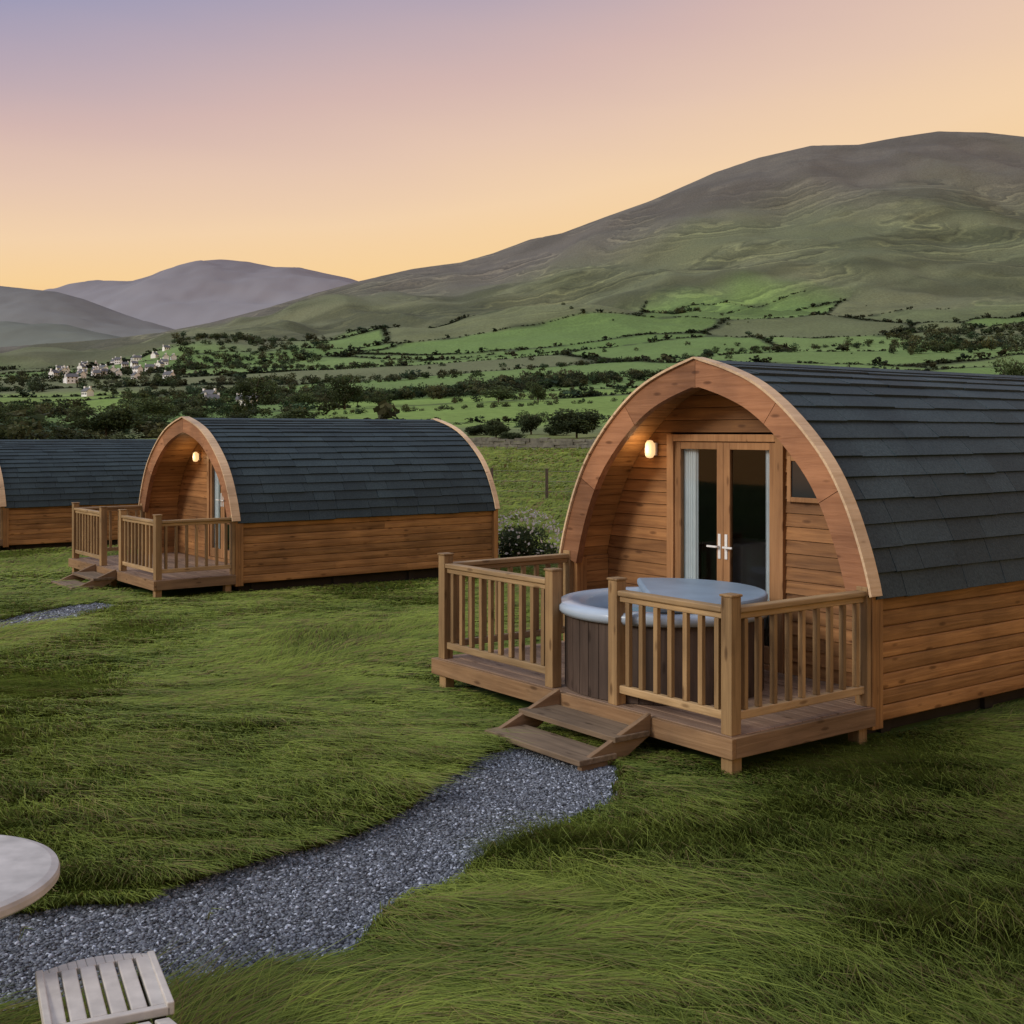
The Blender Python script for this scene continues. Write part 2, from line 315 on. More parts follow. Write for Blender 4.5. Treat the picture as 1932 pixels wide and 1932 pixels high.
def mass(name,pts,base=(.068,.092,.042),protos=protoB):
    VV=[];CC=[]
    for (x,y,z,w,h) in pts:
        q,sh=protos[random.randrange(len(protos))]; a=random.uniform(0,6.28); ca,sa=math.cos(a),math.sin(a)
        p=q; X=p[...,0]*ca-p[...,1]*sa; Y=p[...,0]*sa+p[...,1]*ca
        p=np.stack([X*w*.5+x,Y*w*.5+y,p[...,2]*h*.55+z+h*.38],-1); VV.append(p.reshape(-1,3))
        tint=np.array(base)*random.uniform(.5,1.4)*np.array([random.uniform(.75,1.35),1,random.uniform(.8,1.2)])
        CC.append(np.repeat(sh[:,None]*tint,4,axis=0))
    V=np.concatenate(VV); C=np.concatenate(CC); npmesh(name,V,np.arange(len(V)).reshape(-1,4),mat=leafM,col=C)
def sc(px,Y): return (px-CX)/F*Y
pts=[]
def cluster(p0,p1,Y0,Y1,n,h0,h1,asp=(.9,1.6),slant=0):
    for _ in range(n):
        u=random.uniform(0,1); Y=random.uniform(Y0,Y1)+slant*(u-.5); X=sc(p0+(p1-p0)*u,Y); h=random.uniform(h0,h1)*random.uniform(.6,1); z=float(ground(X,Y)); pts.append((X,Y,z-.4,h*random.uniform(*asp),h))
cluster(-200,340,740,1040,230,5,10); cluster(820,1300,600,650,190,5,9,slant=120); cluster(330,620,1050,1500,240,6,13); cluster(1680,2250,850,1150,300,7,15)
cluster(1200,1320,1380,1430,70,7,13); cluster(1000,1500,845,865,60,4,7,slant=100); cluster(330,760,1000,1030,80,5,9,slant=-80); cluster(-300,620,360,440,130,4,8); cluster(850,1300,490,520,40,3,6,slant=60)
cluster(-300,640,130,300,230,1.5,4.8,(1.2,2.2)); cluster(600,860,560,620,110,5,10); cluster(240,620,600,720,150,5,9); cluster(860,1260,170,330,24,1,2.5,(1.2,2.2)); cluster(860,1100,600,650,110,7,12,slant=40)
cluster(600,1700,700,1500,50,3,8); cluster(1340,1700,950,990,50,4,8,slant=120); cluster(400,900,760,800,90,4,9,slant=-60); cluster(-200,700,520,560,100,5,9,slant=60); cluster(560,1250,395,410,60,2,4,slant=50)
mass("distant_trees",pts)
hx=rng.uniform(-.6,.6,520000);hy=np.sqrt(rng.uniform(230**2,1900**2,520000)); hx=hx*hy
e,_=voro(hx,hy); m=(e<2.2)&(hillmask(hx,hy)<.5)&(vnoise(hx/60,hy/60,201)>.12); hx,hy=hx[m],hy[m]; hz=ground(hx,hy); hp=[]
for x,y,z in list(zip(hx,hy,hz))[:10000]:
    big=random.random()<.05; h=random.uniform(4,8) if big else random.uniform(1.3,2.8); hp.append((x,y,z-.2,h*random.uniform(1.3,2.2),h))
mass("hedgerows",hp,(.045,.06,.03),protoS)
def tree(name,X,Y,h,wd,seed,nleaf=2600,col=(.08,.108,.043),low=-.02):
    r=np.random.default_rng(seed); z=float(ground(X,Y)); e=empty(name,(X,Y,z))
    q,sh=crown(22,nleaf,r,.85,.10); p=q*[wd*.55,wd*.55,h*(1-low)*.52]+[0,0,h*low+h*(1-low)*.48]
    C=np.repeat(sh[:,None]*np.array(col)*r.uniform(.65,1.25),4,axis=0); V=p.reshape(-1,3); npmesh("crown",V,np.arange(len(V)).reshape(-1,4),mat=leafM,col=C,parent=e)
    mb=MB()
    def limb(a,b,r0,r1):
        a=Vector(a);b=Vector(b);d=(b-a).normalized(); u=d.orthogonal().normalized(); v=d.cross(u); n=len(mb.v)
        for P,R in((a,r0),(b,r1)):
            for i in range(7): t=i*2*math.pi/7; mb.v.append(tuple(P+u*R*math.cos(t)+v*R*math.sin(t)))
        for i in range(7): j=(i+1)%7; mb.f.append((n+i,n+j,n+7+j,n+7+i))
    limb((0,0,-.3),(0,0,h*.45),h*.035,h*.022)
    for i in range(6):
        a=i*1.05+r.uniform(0,.5); limb((0,0,h*.2+h*.05*i),(math.cos(a)*wd*.32,math.sin(a)*wd*.32,h*(.5+.06*i)),h*.016,h*.005)
    mb.obj("trunk",barkM,e)
tl=[(45,160,3.5,6),(200,165,5.8,9.5),(290,330,9,13),(370,300,5,10),(450,230,4.5,9),(560,270,5,12),(30,300,7,12),(480,430,15,16),(570,440,9,13),(650,440,15,14),(1700,300,5,9),(720,470,7,14),(1910,420,17,18),(1015,450,8,9),(940,460,7,18),(-60,170,6,10),(270,210,4,11)]
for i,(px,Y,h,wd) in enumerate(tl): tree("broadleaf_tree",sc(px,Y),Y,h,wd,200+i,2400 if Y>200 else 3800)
# dark rounded thorn bushes on the pasture between the pods
for i,(px,Y,h,wd) in enumerate([(1088,160,4.6,8.2),(1002,175,4.2,4.6),(936,165,3.0,4.6),(1046,170,2.0,4.0),(895,175,1.8,4.5),(965,150,1.4,4.2)]):
    tree("thorn_bush",sc(px,Y),Y,h,wd,400+i,5200,(.05,.068,.03),-.1)

# ------------------------------------------------------------ village
wallW=plain("white_render",(.80,.80,.80),.8,0,.05,1,0); roofG=plain("house_slate",(.10,.10,.11),.7,0,.2,1,0); winD=plain("house_window",(.02,.025,.03),.2,0,.1,1,0)
def house(X,Y,w,d,h,rz):
    z=float(ground(X,Y)); e=empty("white_house",(X,Y,z),rz)
    m=MB(); m.box(-w/2,w/2,-d/2,d/2,-3,h); m.prism([(-w/2,-d/2,h),(-w/2,d/2,h),(-w/2,0,h+d*.42)],(w,0,0)); m.obj("walls",wallW,e)
    m=MB()
    for s in(-1,1):
        m.hexa([(-w/2-.3,s*(d/2+.35),h-.25),(w/2+.3,s*(d/2+.35),h-.25),(w/2+.3,0,h+d*.42+.05),(-w/2-.3,0,h+d*.42+.05),(-w/2-.3,s*(d/2+.35),h),(w/2+.3,s*(d/2+.35),h),(w/2+.3,0,h+d*.42+.3),(-w/2-.3,0,h+d*.42+.3)])
    m.obj("roof",roofG,e); m=MB()
    for s in(-1,1): m.box(s*w/2-s*.1-.5,s*w/2-s*.1+.5,-.5,.5,h+d*.2,h+d*.42+1.0)
    m.obj("chimneys",wallW,e); m=MB()
    for fl in range(2 if h>4 else 1):
        for i in range(3):
            x=-w/2+w*(i+.5)/3
            for s in(-1,1): m.box(x-.45,x+.45,s*(d/2+.03)-.03,s*(d/2+.03)+.03,.9+2.3*fl,2.0+2.3*fl)
    m.obj("windows",winD,e)
vr=random.Random(44)
for i in range(38):
    px=vr.uniform(103,328) if i<32 else vr.uniform(60,340); Y=vr.uniform(850,1280); house(sc(px,Y),Y,vr.uniform(5,8),vr.uniform(4.5,5.8),vr.choice([2.6,3.0,4.4]),vr.uniform(-1.3,1.3))
for px,Y in [(400,600),(462,540),(395,650),(470,560),(165,700)]: house(sc(px,Y),Y,vr.uniform(5,7.5),4.8,vr.choice([2.4,2.8]),vr.uniform(-.9,.9))

# ------------------------------------------------------------ pods
TH=math.atan2(.601,.799)
def podprof(W,he,zr,n=22):
    yn=np.array([0,.093,.237,.435,.744,1.07,1.4,1.76])/1.76; zn=np.array([0,.31,.66,.98,1.30,1.54,1.684,1.79])/1.79
    P=np.stack([yn,zn],1); Pe=np.vstack([2*P[0]-P[1],P,2*P[-1]-P[-2]]); out=[]
    for i in range(len(P)-1):
        p0,p1,p2,p3=Pe[i:i+4]
        for t in np.linspace(0,1,7)[:-1]: out.append(.5*((2*p1)+(-p0+p2)*t+(2*p0-5*p1+4*p2-p3)*t*t+(-p0+3*p1-3*p2+p3)*t**3))
    out.append(P[-1]); o=np.array(out); o=np.stack([o[:,0]*W/2,he+o[:,1]*(zr-he)],1)
    L=np.concatenate([[0],np.cumsum(np.linalg.norm(np.diff(o,axis=0),axis=1))])
    return o,L
def make_pod(C,zb,W,he,zr,L,dd,porch,course,door,win,lampYZ,rails,steps,deckz=.28):
    pod=empty("glamping_pod",(C[0],C[1],zb),TH)
    o,SL=podprof(W,he,zr); ST=SL[-1]
    def at(s,off,side):
        y=np.interp(s,SL,o[:,0]); z=np.interp(s,SL,o[:,1])
        if s<0: z=he+s
        e=.04; q=min(max(s,0),ST); y2=np.interp(min(q+e,ST),SL,o[:,0]);z2=np.interp(min(q+e,ST),SL,o[:,1]);y1=np.interp(max(q-e,0),SL,o[:,0]);z1=np.interp(max(q-e,0),SL,o[:,1])
        t=np.array([y2-y1,z2-z1]);t/=np.linalg.norm(t); n=np.array([-t[1],t[0]])
        y+=n[0]*off; z+=n[1]*off
        if y>W/2: y=W/2
        return (y,z) if side==0 else (W-y,z)
    m=MB(); K=30
    for side in(0,1):
        for i in range(K):
            a=at(ST*i/K,0,side);b=at(ST*(i+1)/K,0,side);a2=at(ST*i/K,-.05,side);b2=at(ST*(i+1)/K,-.05,side)
            m.hexa([(0,a[0],a[1]),(L,a[0],a[1]),(L,b[0],b[1]),(0,b[0],b[1]),(0,a2[0],a2[1]),(L,a2[0],a2[1]),(L,b2[0],b2[1]),(0,b2[0],b2[1])])
    m.obj("roof_shell",darkM,pod)
    m=MB(); nc=int(ST/course); cc=ST/nc
    for side in(0,1):
        for k_ in range(nc):
            x=0.0; first=True; s0=k_*cc-.045; s1=min((k_+1)*cc+.01,ST)
            while x<L-.01:
                wd=random.uniform(.32,.8) if not first else random.uniform(.15,.6); first=False; x1=min(x+wd,L)
                if L-x1<.12: x1=L
                ob=.028+random.uniform(-.003,.007); g=.003; j=random.uniform(-.006,.006)
                a=at(s0+j,ob,side);b=at(s1,.008,side);a2=at(s0+j,.002,side);b2=at(s1,.001,side)
                m.hexa([(x+g,a2[0],a2[1]),(x1-g,a2[0],a2[1]),(x1-g,b2[0],b2[1]),(x+g,b2[0],b2[1]),(x+g,a[0],a[1]),(x1-g,a[0],a[1]),(x1-g,b[0],b[1]),(x+g,b[0],b[1])]); x=x1
    x=0
    while x<L-.02:
        x1=min(x+.33,L); 
        for side in(0,1):
            a=at(ST-.13,.02,side);a2=at(ST-.13,.03,side); t=zr
            m.hexa([(x+.003,a[0],a[1]),(x1-.003,a[0],a[1]),(x1-.003,W/2,t+.012),(x+.003,W/2,t+.012),(x+.003,a2[0],a2[1]),(x1-.003,a2[0],a2[1]),(x1-.003,W/2,t+.03),(x+.003,W/2,t+.03)])
        x=x1
    m.obj("roof_shingles",slateM,pod)
    def arch(mb,x0,x1,oo,oi,joints,s_lo=0):
        for side in(0,1):
            for (f0,f1) in joints:
                nn=max(2,int((f1-f0)*30)); n=len(mb.v)
                for i in range(nn+1):
                    s=s_lo+(ST-s_lo)*(f0+(f1-f0)*i/nn); s=min(max(s,s_lo+.002*(f0>0)),ST)
                    a=at(s,oo,side); b=at(s,oi,side)
                    if f1==1 and i==nn: a=(W/2-(1-2*side)*.002,a[1]+ .0); b=(W/2-(1-2*side)*.002,zr+oi*1.12)
                    mb.v+=[(x0,a[0],a[1]),(x0,b[0],b[1]),(x1,b[0],b[1]),(x1,a[0],a[1])]
                for i in range(nn):
                    q=n+4*i
                    for e in range(4): mb.f.append((q+e,q+(e+1)%4,q+4+(e+1)%4,q+4+e))
                mb.f.append((n,n+1,n+2,n+3)); q=n+4*nn; mb.f.append((q,q+1,q+2,q+3))
    m=MB(); arch(m,-.075,-.002,.03,-.19,[(0,.30),(.302,.64),(.642,1)]); m.obj("front_fascia",fasc,pod)
    m=MB(); arch(m,-.10,.03,.052,.031,[(0,1)],-.02); arch(m,L-.02,L+.07,.052,.031,[(0,1)],-.02); m.obj("edge_trim",pale,pod)
    m=MB(); arch(m,L+.003,L+.06,.03,-.15,[(0,.5),(.502,1)]); m.obj("rear_fascia",fasc,pod)
    m=MB(); bh=.118; z=.13
    while z<he-.01:
        z1=min(z+bh,he)
        for y,sg in((.06,-1),(W-.06,1)):
            xs=[.1]+([random.uniform(1.5,L-1.5)] if random.random()<.7 else [])+[L]
            for xa,xb in zip(xs[:-1],xs[1:]):
                m.prism([(xa+.001,y-sg*.02,z),(xa+.001,y+sg*.004,z+.001),(xa+.001,y+sg*.014,z+.010),(xa+.001,y+sg*.017,z+bh*.5),(xa+.001,y+sg*.014,z1-.008),(xa+.001,y+sg*.006,z1-.002),(xa+.001,y-sg*.02,z1)],(xb-xa-.003,0,0))
        z=z1
    m.obj("side_cladding",woodX,pod)
    m=MB(); m.box(.12,L-.02,.08,.10,.15,he); m.box(.12,L-.02,W-.10,W-.08,.15,he); m.box(L-.04,L-.02,.1,W-.1,.15,he); m.obj("wall_lining",intM,pod)
    m=MB(); prs=[(L-.03,W-.08,.13),(L-.03,.08,.13)]
    for i in range(25): a=at(ST*i/24,-.04,0); prs.append((L-.03,a[0],a[1]))
    for i in range(23,-1,-1): a=at(ST*i/24,-.04,1); prs.append((L-.03,a[0],a[1]))
    m.prism(prs,(.028,0,0)); m.obj("rear_wall",woodY,pod)
    m=MB()
    for y0,y1 in((-.01,.15),(W-.15,W+.01)):
        m.box(-.035,.095,y0,y1,.10,he-.005); m.box(L-.03,L+.06,y0,y1,.10,he-.005)
    m.obj("corner_posts",woodZ,pod,bevel=.006)
    m=MB(); s=0
    while s<ST-.03:
        s1=min(s+.112,ST)
        for side in(0,1):
            a=at(s+.002,-.085,side);b=at(s1-.003,-.085,side);a2=at(s+.002,-.06,side);b2=at(s1-.003,-.06,side)
            m.hexa([(0,a2[0],a2[1]),(porch,a2[0],a2[1]),(porch,b2[0],b2[1]),(0,b2[0],b2[1]),(0,a[0],a[1]),(porch,a[0],a[1]),(porch,b[0],b[1]),(0,b[0],b[1])])
        s=s1
    z=deckz
    while z<he-.01:
        z1=min(z+.112,he)
        m.box(.1,porch,.085,.11,z+.002,z1-.002); m.box(.1,porch,W-.11,W-.085,z+.002,z1-.002); z=z1
    m.obj("porch_lining",woodX,pod)
    ins=np.array([at(ST*i/60,-.07,0) for i in range(61)])
    def yl(z): 
        if z<=he: return .09
        return float(np.interp(z,ins[:,1],ins[:,0]))
    m=MB(); bh=.112; z=deckz; D0,D1,DZ=door; top=ins[-1,1]-.01
    while z<top:
        z1=min(z+bh,top); 
        def piece(a0,b0,a1,b1):
            if b0-a0<.01: return
            zz=z1-.004; t=.012
            m.hexa([(porch+.03,a0,z),(porch+.03,b0,z),(porch+.03,b1,z1),(porch+.03,a1,z1),(porch,a0,z+.002),(porch,b0,z+.002),(porch+t,b1,zz),(porch+t,a1,zz)])
        a0,a1=yl(z),yl(z1); b0,b1=W-a0,W-a1
        if z<DZ-.03: piece(a0,D0,a1,D0); piece(D1,b0,D1,b1)
        else: piece(a0,b0,a1,b1)
        z=z1
    m.obj("front_cladding",woodY,pod)
    m=MB(); x0=porch-.035; f=.065
    m.box(x0,porch+.05,D0-.02,D0+f,deckz,DZ); m.box(x0,porch+.05,D1-f,D1+.02,deckz,DZ); m.box(x0,porch+.05,D0+f,D1-f,DZ-f,DZ-.001); m.box(x0,porch+.05,D0+f,D1-f,deckz,deckz+.05)
    m.obj("door_frame",doorM,pod,bevel=.005)
    m=MB(); hd=MB(); mid=(D0+D1)/2; stl=.075; gv=[];gf=[]
    for a,b in((D0+f+.004,mid-.002),(mid+.002,D1-f-.004)):
        xa,xb=porch-.015,porch+.03
        m.box(xa,xb,a,a+stl,deckz+.055,DZ-f-.004); m.box(xa,xb,b-stl,b,deckz+.055,DZ-f-.004)
        m.box(xa,xb,a+stl,b-stl,DZ-f-.07,DZ-f-.005); m.box(xa,xb,a+stl,b-stl,deckz+.056,deckz+.20)
        n=len(gv); xg=porch+.008; gv+=[(xg,a+stl-.004,deckz+.195),(xg,a+stl-.004,DZ-f-.066),(xg,b-stl+.004,DZ-f-.066),(xg,b-stl+.004,deckz+.195)]; gf.append((n,n+1,n+2,n+3))
    m.obj("door_leaves",doorM,pod,bevel=.004); pymesh("door_glass",gv,gf,glassM,pod)
    for s in(-1,1):
        y=mid+s*.04; hd.box(porch-.024,porch-.016,y-.016,y+.016,1.18,1.40); hd.box(porch-.065,porch-.024,y-.008,y+.008,1.28,1.296); hd.box(porch-.07,porch-.058,min(y,y+s*.11),max(y,y+s*.11),1.279,1.297)
    hd.obj("door_handles",whiteM,pod,bevel=.003)
    m=MB()
    for ya,yb in((D0+.10,D0+.225),(D1-.30,D1-.12)):
        nn=40; n=len(m.v)
        for i in range(nn+1):
            y=ya+(yb-ya)*i/nn; x=porch+.055+.018*math.sin(i*1.05)+.004*math.sin(i*2.3); m.v+=[(x,y,deckz+.06),(x,y,DZ-.09)]
        for i in range(nn): m.f.append((n+2*i,n+2*i+2,n+2*i+3,n+2*i+1))
    m.obj("curtains",curtM,pod,smooth=True)
    if win:
        a,b,z0,z1=win; m=MB(); x0=porch-.03
        m.box(x0,porch+.0,a-.04,a,z0-.04,z1+.04); m.box(x0,porch,b,b+.04,z0-.04,z1+.04); m.box(x0,porch,a,b,z1,z1+.04); m.box(x0,porch,a,b,z0-.04,z0)
        m.obj("window_frame",doorM,pod,bevel=.004); m=MB(); m.box(porch-.016,porch-.004,a,b,z0,z1); m.obj("window_pane",winG,pod)
    m=MB(); m.box(0,L-.04,.1,W-.1,deckz-.06,deckz-.002); m.obj("floor",deckM,pod)
    m=MB(); m.box(2.2,4.2,.5,2.0,deckz,deckz+.5); m.box(2.3,4.2,.55,1.95,deckz+.5,deckz+.62); m.box(1.6,2.2,W-.75,W-.2,deckz,deckz+.9); m.obj("interior_furniture",curtM,pod,bevel=.03)
    m=MB(); m.box(.1,L-.1,.2,.32,-.05,.14); m.box(.1,L-.1,W-.32,W-.2,-.05,.14); m.box(.1,L-.1,W/2-.06,W/2+.06,-.05,.14)
    x=.3
    while x<L: m.box(x,x+.12,.16,.3,-.3,.12); x+=1.4
    m.obj("base_beams",darkM,pod)
    ly,lz=lampYZ; m=MB(); m.box(porch-.03,porch-.002,ly-.03,ly+.03,lz-.06,lz+.06); m.obj("lamp_backplate",whiteM,pod,bevel=.005)
    m=MB(); seg=16; prof=[(.0,-.085),(.03,-.078),(.043,-.055),(.046,0),(.040,.055),(.026,.078),(0,.085)]
    for r_,zz in prof:
        for i in range(seg): t=2*math.pi*i/seg; m.v.append((porch-.075+r_*math.cos(t),ly+r_*math.sin(t),lz+zz))
    for j in range(len(prof)-1):
        for i in range(seg): q=(i+1)%seg; m.f.append((j*seg+i,j*seg+q,(j+1)*seg+q,(j+1)*seg+i))
    m.obj("lamp_globe",lampM,pod,smooth=True)
    ld=bpy.data.lights.new("porch_lamp",'POINT'); ld.energy=1.3; ld.color=(1,.66,.34); ld.shadow_soft_size=.06
    lo=bpy.data.objects.new("porch_lamp_light",ld); link(lo,pod); lo.location=(porch-.19,ly,lz)
    # ------------- deck
    dk=empty("wooden_deck",(C[0],C[1],zb),TH); sk=.14
    m=MB(); x=-dd+.003
    while x<-.02:
        x1=min(x+.138,-.04); m.box(x,x1,.0,W,deckz-.028,deckz); x+=.144
    m.box(-.036,.0,.16,W-.16,deckz-.028,deckz); x=.004
    while x<porch-.04: m.box(x,min(x+.138,porch-.036),.115,W-.115,deckz,deckz+.006); x+=.144
    m.obj("deck_boards",deckM,dk,bevel=.003)
    m=MB(); m.box(-dd-.042,-dd-.002,-.045,W+.045,deckz-sk,deckz-.004); m.obj("front_skirt",fasY,dk,bevel=.004)
    m=MB(); m.box(-dd,-.04,-.042,-.003,deckz-sk,deckz-.004); m.box(-dd,-.04,W+.003,W+.042,deckz-sk,deckz-.004); m.obj("side_skirt",fasX,dk,bevel=.004)
    m=MB()
    for y in(.35,W/2,W-.35): m.box(-dd+.01,-.01,y-.03,y+.03,deckz-.13,deckz-.03)
    m.obj("joists",darkM,dk)
    m=MB()
    for X_ in(-dd+.04,-.15):
        for y in(.04,W*.5,W-.08): m.box(X_-.045,X_+.05,y-.05,y+.05,-.25,deckz-sk+.01)
    m.obj("deck_feet",railZ,dk,bevel=.004)
    rt=deckz+.85; post=MB(); rX=MB(); rY=MB(); bal=MB()
    def P(x,y,h=rt+.07):
        post.box(x-.048,x+.048,y-.048,y+.048,deckz-.0,h); post.box(x-.056,x+.056,y-.056,y+.056,h,h+.018)
    def runY(x,y0,y1):
        rY.box(x-.045,x+.045,y0+.05,y1-.05,rt-.04,rt); rY.box(x-.022,x+.022,y0+.05,y1-.05,rt-.085,rt-.042); rY.box(x-.025,x+.025,y0+.05,y1-.05,deckz+.09,deckz+.15)
        n=max(1,round((y1-y0-.1)/.145))
        for i in range(n):
            y=y0+.05+(y1-y0-.1)*(i+.5)/n+random.uniform(-.006,.006); bal.box(x-.018,x+.018,y-.021,y+.021,deckz+.151,rt-.086)
    def runX(y,x0,x1):
        rX.box(x0+.05,x1,y-.045,y+.045,rt-.04,rt); rX.box(x0+.05,x1,y-.022,y+.022,rt-.085,rt-.042); rX.box(x0+.05,x1,y-.025,y+.025,deckz+.09,deckz+.15)
        n=max(1,round((x1-x0-.1)/.145))
        for i in range(n):
            x=x0+.05+(x1-x0-.05)*(i+.5)/n+random.uniform(-.006,.006); bal.box(x-.018,x+.018,y-.021,y+.021,deckz+.151,rt-.086)
    xf=-dd+.05; g0,g1=rails
    for y in(.05,g0,g1,W-.05): P(xf,y)
    runY(xf,.05,g0); runY(xf,g1,W-.05); runX(.05,xf,-.08); runX(W-.05,xf,-.08)
    post.box(-.085,-.037,.0,.1,deckz,rt+.03); post.box(-.085,-.037,W-.1,W,deckz,rt+.03)
    post.obj("railing_posts",railZ,dk,bevel=.006); rX.obj("side_rails",railX,dk,bevel=.008); rY.obj("front_rails",railY,dk,bevel=.008); bal.obj("balusters",railZ,dk,bevel=.004)
    s0,s1=steps; m=MB(); t=MB(); xe=-dd-.044
    for y in(s0,s1-.045):
        m.prism([(xe-.002,y,deckz+.03),(xe-.002,y,deckz-.12),(xe-.46,y,-.08),(xe-.66,y,-.08),(xe-.64,y,.06)],(0,.045,0))
    m.obj("step_stringers",fasX,dk,bevel=.005)
    t.box(xe-.36,xe-.03,s0-.02,s1+.02,deckz-.125,deckz-.085); t.box(xe-.68,xe-.34,s0-.02,s1+.02,.045,.085); t.obj("step_treads",stepM,dk,bevel=.006)
    return pod
winG=plain("window_dark_glass",(.02,.025,.03),.08,0,.1,2,0)
C1=(2.676,8.93)
make_pod(C1,0,3.52,1.10,2.89,6.2,1.53,.40,.19,(1.20,2.54,2.28),(.80,1.10,1.76,2.06),(2.74,2.14),(1.186,1.94),(.72,1.78))
C2=(-4.086,18.0)
make_pod(C2,-.10,3.85,1.08,2.60,4.75,1.25,.55,.15,(1.2,2.35,2.1),None,(2.75,1.98),(1.5,2.4),(1.5,2.5))
C3=(-11.75,28.0)
make_pod(C3,-.47,3.85,1.05,2.55,5.2,1.25,.5,.15,(1.35,2.6,2.1),None,(2.8,1.98),(1.3,2.1),(1.3,2.1))

def toworld(x,y,C=C1): c,s=math.cos(TH),math.sin(TH); return (C[0]+x*c-y*s,C[1]+x*s+y*c)
# ------------------------------------------------------------ hot tub
tx,ty=toworld(-.71,1.49); tub=empty("hot_tub",(tx,ty,.256),TH)
tubM=wood("tub_panel",(.045,.03,.024),(.085,.06,.048),'Z',.6); rimM=plain("tub_acrylic",(.38,.46,.56),.25,0,.05,4,0); covM=plain("tub_cover",(.25,.34,.44),.45,0,.14,3,.15)
m=MB(); R=.79
for i in range(44):
    a0=2*math.pi*i/44+.004; a1=2*math.pi*(i+1)/44-.004
    m.hexa([((R-.03)*math.cos(a0),(R-.03)*math.sin(a0),0.03),(R*math.cos(a0),R*math.sin(a0),0.03),(R*math.cos(a1),R*math.sin(a1),0.03),((R-.03)*math.cos(a1),(R-.03)*math.sin(a1),0.03),
            ((R-.03)*math.cos(a0),(R-.03)*math.sin(a0),.62),(R*math.cos(a0),R*math.sin(a0),.62),(R*math.cos(a1),R*math.sin(a1),.62),((R-.03)*math.cos(a1),(R-.03)*math.sin(a1),.62)])
m.obj("side_panels",tubM,tub)
def lathe(prof,seg,a0=0,a1=2*math.pi):
    v=[];f=[];full=abs(a1-a0-2*math.pi)<1e-6; ns=seg if full else seg+1
    for r_,z in prof:
        for i in range(ns): t=a0+(a1-a0)*i/seg; v.append((r_*math.cos(t),r_*math.sin(t),z))
    for j in range(len(prof)-1):
        for i in range(seg):
            q=(i+1)%ns; f.append((j*ns+i,j*ns+q,(j+1)*ns+q,(j+1)*ns+i))
    return v,f
v,f=lathe([(.74,.60),(.825,.61),(.85,.64),(.85,.675),(.825,.70),(.75,.71),(.69,.70),(.65,.66),(.62,.5),(.57,.42),(.45,.40),(.40,.2),(.01,.17)],72)
pymesh("rim_and_shell",v,f,rimM,tub,True)
m=MB(); pr=[]
for i in range(41):
    t=math.radians(-100+200*i/40-38); pr.append((.82*math.cos(t),.82*math.sin(t),.715))
m.prism(pr,(0,0,.065)); m.obj("cover",covM,tub,bevel=.02)
m=MB(); 
m.cyl((0,0),.60,.60,.55,.555,48); watM=plain("tub_water",(.15,.28,.34),.05,0,.1,4,.1); m.obj("water",watM,tub)

# ------------------------------------------------------------ table & chair
tb=empty("round_table",(-2.14,4.30,0)); conc=plain("table_stone",(.44,.42,.41),.75,0,.2,9,.2)
v,f=lathe([(.001,.715),(.47,.715),(.495,.708),(.50,.695),(.50,.675),(.49,.665),(.001,.665)],96); pymesh("table_top",v,f,conc,tb,False,0)
m=MB(); m.cyl((0,0),.05,.05,.04,.664,20); m.cyl((0,0),.26,.24,-.02,.04,32); m.obj("pedestal",darkM,tb)
chM=plain("chair_slats",(.50,.46,.42),.55,0,.14,14,.1)
ax=Vector((-.42,.90,0)).normalized(); ang=math.atan2(ax.y,ax.x)
ch=empty("garden_chair",(-1.27,3.83,0),ang-math.pi/2)
m=MB(); wch=.37; dch=.43; nb_=6; sw=wch/nb_
def arcx(x): return .06*(1-(2*x/wch)**2)
for i in range(nb_):
    x0=-wch/2+i*sw+ .006; x1=x0+sw-.012
    m.hexa([(x0,.03,.42),(x1,.03,.42),(x1,dch-.03,.43),(x0,dch-.03,.43),(x0,.03,.445),(x1,.03,.445),(x1,dch-.03,.455),(x0,dch-.03,.455)])
for i in range(12):
    x0=-wch/2+wch*i/12;x1=x0+wch/12
    m.hexa([(x0,dch-.03,.43),(x1,dch-.03,.43),(x1,dch+arcx(x1),.425),(x0,dch+arcx(x0),.425),(x0,dch-.03,.455),(x1,dch-.03,.455),(x1,dch+arcx(x1),.447),(x0,dch+arcx(x0),.447)])
m.box(-wch/2,wch/2,0,.03,.415,.445)
for s in(-1,1): m.box(s*wch/2-.012,s*wch/2+.012,-.0,dch,.415,.458)
m.obj("seat",chM,ch,bevel=.004)
m=MB()
for i in range(nb_):
    x0=-wch/2+i*sw+.0075; x1=x0+sw-.015
    m.hexa([(x0,-.02,.40),(x1,-.02,.40),(x1,-.40,.52),(x0,-.40,.52),(x0,-.02,.42),(x1,-.02,.42),(x1,-.41,.54),(x0,-.41,.54)])
m.box(-wch/2,wch/2,-.44,-.40,.52,.55); m.obj("backrest",chM,ch,bevel=.004)
m=MB()
for s in(-1,1):
    for y in(.03,dch-.06): m.box(s*.155-.018,s*.155+.018,y-.018,y+.018,-.02,.415)
    m.box(s*.155-.012,s*.155+.012,.04,dch-.06,.36,.40)
m.obj("legs",darkM,ch)

